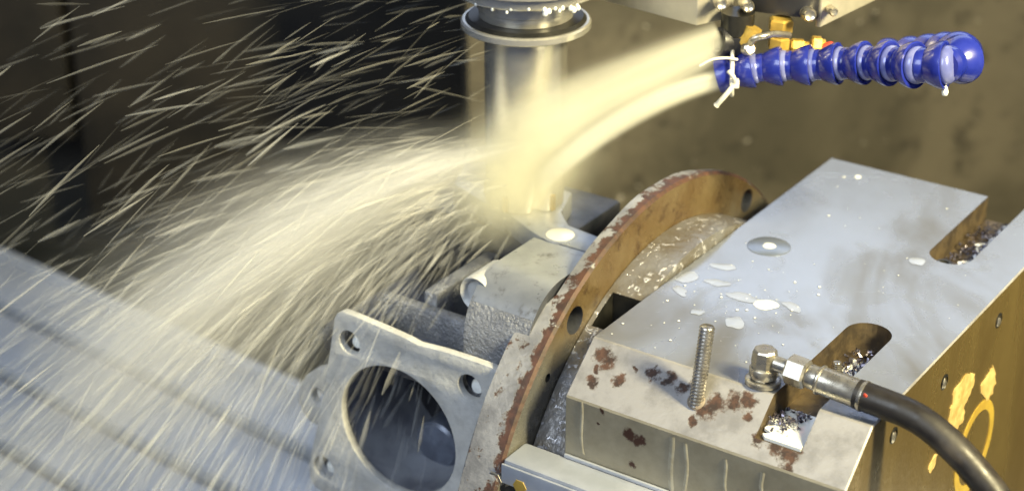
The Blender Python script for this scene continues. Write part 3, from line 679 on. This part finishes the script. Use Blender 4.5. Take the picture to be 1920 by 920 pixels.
link('nut_ring', lathe(W(.134, .232, -SDEP + .0002), ZA, [(.0030, 0), (.0062, 0), (.0062, .010), (.0050, .0115), (.0034, .0115), (.0030, .010)], 28), DARKSTEEL, e_)
link('bolt_tip', lathe(W(.134, .232, -SDEP + .0002), ZA, [(.0027, 0), (.0027, .0075), (.0018, .0085), (0, .0085)], 20), BRASS, e_)

# ------------------------------------------------------------------ coolant jets, mist and spray
def volmat(name, col, dens, an=.0):
    m = bpy.data.materials.new(name); m.use_nodes = True; t = m.node_tree; t.nodes.remove(t.nodes['Principled BSDF'])
    v = t.nodes.new('ShaderNodeVolumePrincipled'); v.inputs['Color'].default_value = (*col, 1); v.inputs['Density'].default_value = dens; v.inputs['Anisotropy'].default_value = an
    t.links.new(v.outputs[0], t.nodes['Material Output'].inputs['Volume']); return m
def oval(pts, rw, rh, n=20):
    """soft closed tube, rw wide in the picture's upright direction, rh deep"""
    vs, fs = [], []; N = len(pts)
    for i, p in enumerate(pts):
        d = (pts[min(i + 1, N - 1)] - pts[max(i - 1, 0)]).normalized(); y = FW.cross(d).normalized(); x = d.cross(y)
        for k in range(n): t = 2 * PI * k / n; vs.append(p + y * (rw[i] * math.cos(t)) + x * (rh[i] * math.sin(t)))
    for i in range(N - 1):
        for k in range(n): fs.append((i * n + k, i * n + (k + 1) % n, (i + 1) * n + (k + 1) % n, (i + 1) * n + k))
    fs += [tuple(range(n))[::-1], tuple((N - 1) * n + k for k in range(n))]
    return mesh(vs, fs, True)
CY = CT.y - .030
class VT(NT):
    """even-coloured coolant mist whose density follows the flow"""
    def __init__(s, name, col):
        s.m = bpy.data.materials.new(name); s.m.use_nodes = True; s.t = s.m.node_tree; s.t.nodes.remove(s.t.nodes['Principled BSDF'])
        s.v = s.n('ShaderNodeVolumePrincipled'); s.v.inputs['Color'].default_value = (*col, 1); s.v.inputs['Anisotropy'].default_value = -.1
        s.t.links.new(s.v.outputs[0], s.t.nodes['Material Output'].inputs['Volume'])
        s.g = s.n('ShaderNodeNewGeometry').outputs['Position']
    def rel(s, P):
        q = s.n('ShaderNodeVectorMath', operation='SUBTRACT'); s.set(q.inputs[0], s.g); q.inputs[1].default_value = tuple(P)
        x = s.n('ShaderNodeSeparateXYZ'); s.set(x.inputs[0], q.outputs[0]); return x.outputs
    def vec(s, a, b, c):
        q = s.n('ShaderNodeCombineXYZ')
        for i, x in enumerate((a, b, c)): s.set(q.inputs[i], x)
        return q.outputs[0]
    def gauss(s, x, w): t = s.math('DIVIDE', x, w); return s.math('EXPONENT', s.math('MULTIPLY', s.math('MULTIPLY', t, t), -1.))
    def poly(s, x, *c):                                # c0 + c1 x + c2 x^2
        o = c[-1]
        for k in reversed(c[:-1]): o = s.math('ADD', s.math('MULTIPLY', o, x), k)
        return o
    def done(s, d): s.set(s.v.inputs['Density'], s.math('MAXIMUM', d, 0.)); return s.m
def oval(pts, rw, rh, n=20):
    """closed tube round a flow, rw wide in the picture's upright direction, rh deep"""
    vs, fs = [], []; N = len(pts)
    for i, p in enumerate(pts):
        d = (pts[min(i + 1, N - 1)] - pts[max(i - 1, 0)]).normalized(); y = FW.cross(d).normalized(); x = d.cross(y)
        for k in range(n): t = 2 * PI * k / n; vs.append(p + y * (rw[i] * math.cos(t)) + x * (rh[i] * math.sin(t)))
    for i in range(N - 1):
        for k in range(n): fs.append((i * n + k, i * n + (k + 1) % n, (i + 1) * n + (k + 1) % n, (i + 1) * n + k))
    fs += [tuple(range(n))[::-1], tuple((N - 1) * n + k for k in range(n))]
    return mesh(vs, fs, True)
def quad(p, q, r):                                     # parabola y(s) through s = 0, .5, 1
    return p, -3 * p + 4 * q - r, 2 * p - 4 * q + 2 * r
PXM = 1.2 / FPX                                        # metres per photo pixel near the tool
def jet(pa, pm_, pb, h0, h1, dep, D, lab, ends=(.02, .10)):
    a, m_, b = (PY(*q) for q in (pa, pm_, pb))
    v = VT('jet_coolant', (.998, .987, .87)); X = v.rel(a)
    sx = v.math('DIVIDE', X[0], b.x - a.x)
    # parabola as a function of x: the middle point is taken at its own share of x
    t = (m_.x - a.x) / (b.x - a.x)
    def co(e0, em, e1): c2 = (em - e0 - (e1 - e0) * t) / (t * t - t); return 0., (e1 - e0) - c2, c2
    zc = v.poly(sx, *co(a.z, m_.z, b.z)); yc = v.poly(sx, *co(a.y, m_.y, b.y))
    hz = v.poly(sx, h0 * PXM, (h1 - h0) * PXM)
    dz = v.math('SUBTRACT', X[2], zc); dy = v.math('SUBTRACT', X[1], yc)
    az = v.math('DIVIDE', dz, hz)
    g = v.math('MULTIPLY', v.gauss(v.math('POWER', v.math('ABSOLUTE', az), 2.), .75), v.gauss(dy, dep * PXM))
    nz = v.noise(1., 2, .6, .4, v.vec(v.math('MULTIPLY', sx, 2.2), v.math('MULTIPLY', az, 2.6), v.math('MULTIPLY', dy, 90.)))
    fade = v.math('MULTIPLY', v.ramp(sx, -ends[0], ends[0]), v.ramp(sx, 1.0, 1 - ends[1] * 2))
    mt = v.done(v.math('MULTIPLY', v.math('MULTIPLY', g, v.poly(nz, .25, 1.5)), v.math('MULTIPLY', fade, D)))
    N = 14; P = []; 
    for i in range(N + 1):
        s_ = i / N; c1 = co(a.z, m_.z, b.z); c2 = co(a.y, m_.y, b.y)
        P.append(V((a.x + (b.x - a.x) * s_, a.y + c2[1] * s_ + c2[2] * s_ * s_, a.z + c1[1] * s_ + c1[2] * s_ * s_)))
    o = link('coolant_jet', oval(P, [(h0 + (h1 - h0) * i / N) * PXM * 1.45 for i in range(N + 1)], [dep * PXM * 1.9] * (N + 1)), mt); return tag(o, lab, 'coolant jet')
jet((1352, 80, HY - .004), (1150, 170, HY - .018), (900, 290, CY - .012), 40, 90, 17, 112, 'wide creamy coolant jet from the black nozzle onto the tool', (.02, .22))
jet((1356, 147, HY - .014), (1190, 212, HY - .030), (985, 362, CY - .012), 17, 28, 14, 230, 'narrower creamy coolant jet from the blue hose tip under the wide one', (.02, .15))
# cloud round the tool
v = VT('tool_cloud', (.995, .975, .80)); cc = PY(972, 318, CY); X = v.rel(cc)
gx = v.gauss(v.math('ADD', X[0], v.math('MULTIPLY', X[2], -.35)), .027); d = v.math('MULTIPLY', v.math('MULTIPLY', gx, v.gauss(X[1], .018)), v.gauss(X[2], .032))
d = v.math('MULTIPLY', d, v.math('MULTIPLY', v.poly(v.noise(28, 2, .6), .1, 1.8), 95.)); mt = v.done(d)
o = link('coolant_mist', lathe(cc - ZA * .050, ZA, [(0, -.008), (.035, -.005), (.062, .018), (.072, .052), (.062, .090), (.035, .116), (0, .120)], 28, 80), mt); tag(o, 'creamy coolant cloud wrapped round the tool', 'mist', kind='stuff')
# fan of mist thrown to the left: density follows ballistic paths from the tool
EM = CT + V((-.002, -.028, .052))
v = VT('fan_mist', (.998, .995, .96)); X = v.rel(EM)
ax = v.math('MULTIPLY', X[0], -1.); axs = v.math('ADD', v.math('MAXIMUM', ax, 0.), .022)
zz = v.math('ADD', X[2], v.math('ADD', v.math('MULTIPLY', v.math('MULTIPLY', ax, ax), 1.25), v.math('MULTIPLY', ax, .16)))
yy = v.math('ADD', X[1], v.math('MULTIPLY', ax, .12))
a = v.math('DIVIDE', zz, axs); b = v.math('DIVIDE', yy, axs)
core = v.math('MULTIPLY', v.gauss(a, .12), v.gauss(b, .16))
up_ = v.math('GREATER_THAN', a, 0.); wid = v.fmix(up_, .48, .24)
veil = v.math('MULTIPLY', v.gauss(a, wid), v.gauss(b, .34))
st = v.ramp(v.noise(1., 3, .62, .25, v.vec(v.math('MULTIPLY', ax, 7.), v.math('MULTIPLY', a, 16.), v.math('MULTIPLY', b, 11.))), .30, .72)
far = v.math('MULTIPLY', v.ramp(ax, -.012, .02), v.ramp(ax, .38, .08))
thinout = v.math('DIVIDE', .05, v.math('ADD', axs, .03))
d = v.math('ADD', v.math('MULTIPLY', core, 95.), v.math('MULTIPLY', veil, 13.))
d = v.math('MULTIPLY', v.math('MULTIPLY', d, v.poly(st, .18, 1.5)), v.math('MULTIPLY', far, v.math('ADD', thinout, .18)))
FAN = v.done(d)
P = []; rw = []; rh = []
for i in range(15):
    x = -.012 + .42 * i / 14; P.append(EM + V((-x, -.12 * x, -.16 * x - 1.25 * x * x - .12 * max(x, 0)))); rw.append(.022 + .40 * max(x, 0)); rh.append(.022 + .34 * max(x, 0))
o = link('coolant_mist', oval(P, rw, rh, 24), FAN); tag(o, 'pale coolant mist fanning out from the tool to the lower left', 'mist', kind='stuff')

def spray(name, cnt, lab, mat, sd, gen):
    r = random.Random(sd); vs, fs = [], []; g = V((0, 0, -9.8)); made = 0; tries = 0; al = []
    while made < cnt and tries < cnt * 30:
        tries += 1
        p, v, t0, dt, wd = gen(r)
        pts = [p + v * t + g * (.5 * t * t) for t in (t0, t0 + dt * .35, t0 + dt * .7, t0 + dt)]  # one drop's path during an exposure, drawn as a solid streak
        if pts[-1].z < .012: continue
        dd = pts[-1] - CAM; zz = dd.dot(FW)
        sx, sy = 960 + FPX * dd.dot(RT) / zz, 460 - FPX * dd.dot(UP) / zz
        if sx < -150 or sx > 1150 or sy < -80 or sy > 1000 or zz < .35: continue
        made += 1; al += [min(1., max(.02, r.lognormvariate(0, .65)) * .4)] * 12; d = (pts[-1] - pts[0]).normalized(); x = d.cross(FW).normalized(); y = d.cross(x); b = len(vs)
        for q, s in zip(pts, (.15, .8, 1, .25)):
            for k in range(3): a = 2.094 * k; vs.append(q + (x * math.cos(a) + y * math.sin(a)) * (wd * 1.75 * s))
        for i in range(3):
            for k in range(3): fs.append((b + i * 3 + k, b + i * 3 + (k + 1) % 3, b + i * 3 + 3 + (k + 1) % 3, b + i * 3 + 3 + k))
    me = bpy.data.meshes.new('s'); me.from_pydata([tuple(q) for q in vs], [], fs); me.shade_smooth(); me.attributes.new('alpha', 'FLOAT', 'POINT').data.foreach_set('value', al)
    o = link(name, me, mat); return tag(o, lab, 'spray', kind='stuff')
def vel(az, el, sp): return V((math.cos(el) * math.cos(az), math.cos(el) * math.sin(az), math.sin(el))) * sp
def g_main(r):
    p = CT + V((-.020 + r.gauss(0, .010), -.024 + r.gauss(0, .008), .040 + r.gauss(0, .012)))
    v = vel(PI + .10 + r.gauss(0, .15), math.radians(r.gauss(-9, 6)), max(.8, r.gauss(1.9, .35)))
    t = r.uniform(.01, .26) ** 1.0; return p, v, t, r.uniform(.012, .024), r.uniform(.0003, .0014)
def g_low(r):
    p = CT + V((-.015 + r.gauss(0, .015), -.026 + r.gauss(0, .010), .025 + r.gauss(0, .014)))
    v = vel(PI + .30 + r.gauss(0, .30), math.radians(r.gauss(-4, 12)), max(.35, r.gauss(1.2, .38)))
    t = r.uniform(.02, .30); return p, v, t, r.uniform(.012, .030), r.uniform(.0003, .0015)
def g_high(r):
    p = CT + V((-.010 + r.gauss(0, .014), -.02 + r.gauss(0, .03), r.uniform(.05, .20)))
    v = vel(PI + .15 + r.gauss(0, .30), math.radians(r.gauss(-5, 12)), max(.9, r.gauss(2.2, .45)))
    t = r.uniform(.01, .24); return p, v, t, r.uniform(.008, .024), r.uniform(.0002, .0009)
def g_big(r):
    p, v, t, dt, wd = r.choice((g_high, g_high, g_low, g_main))(r); return p, v, r.uniform(.05, .3), r.uniform(.012, .028), r.uniform(.0005, .0009)
def thin(name, a, col=(.93, .91, .80)):
    q = NT(name); at_ = q.n('ShaderNodeAttribute', attribute_name='alpha'); return q.out(col, .5, 0., Alpha=q.math('MULTIPLY', at_.outputs['Fac'], a))
spray('coolant_spray', 1500, 'dense band of creamy coolant streaks flying left from the tool', thin('spray_dense', .10), 11, g_main)
spray('coolant_spray', 1600, 'falling coolant streaks over the port flange and lower left slats', thin('spray_falling', .060, (.93, .93, .88)), 12, g_low)
spray('coolant_spray', 560, 'fine coolant streaks arcing through the dark upper left', thin('spray_high', .062), 13, g_high)
spray('coolant_spray', 110, 'larger bright coolant drop streaks scattered through the spray', thin('spray_bright', .20), 14, g_big)
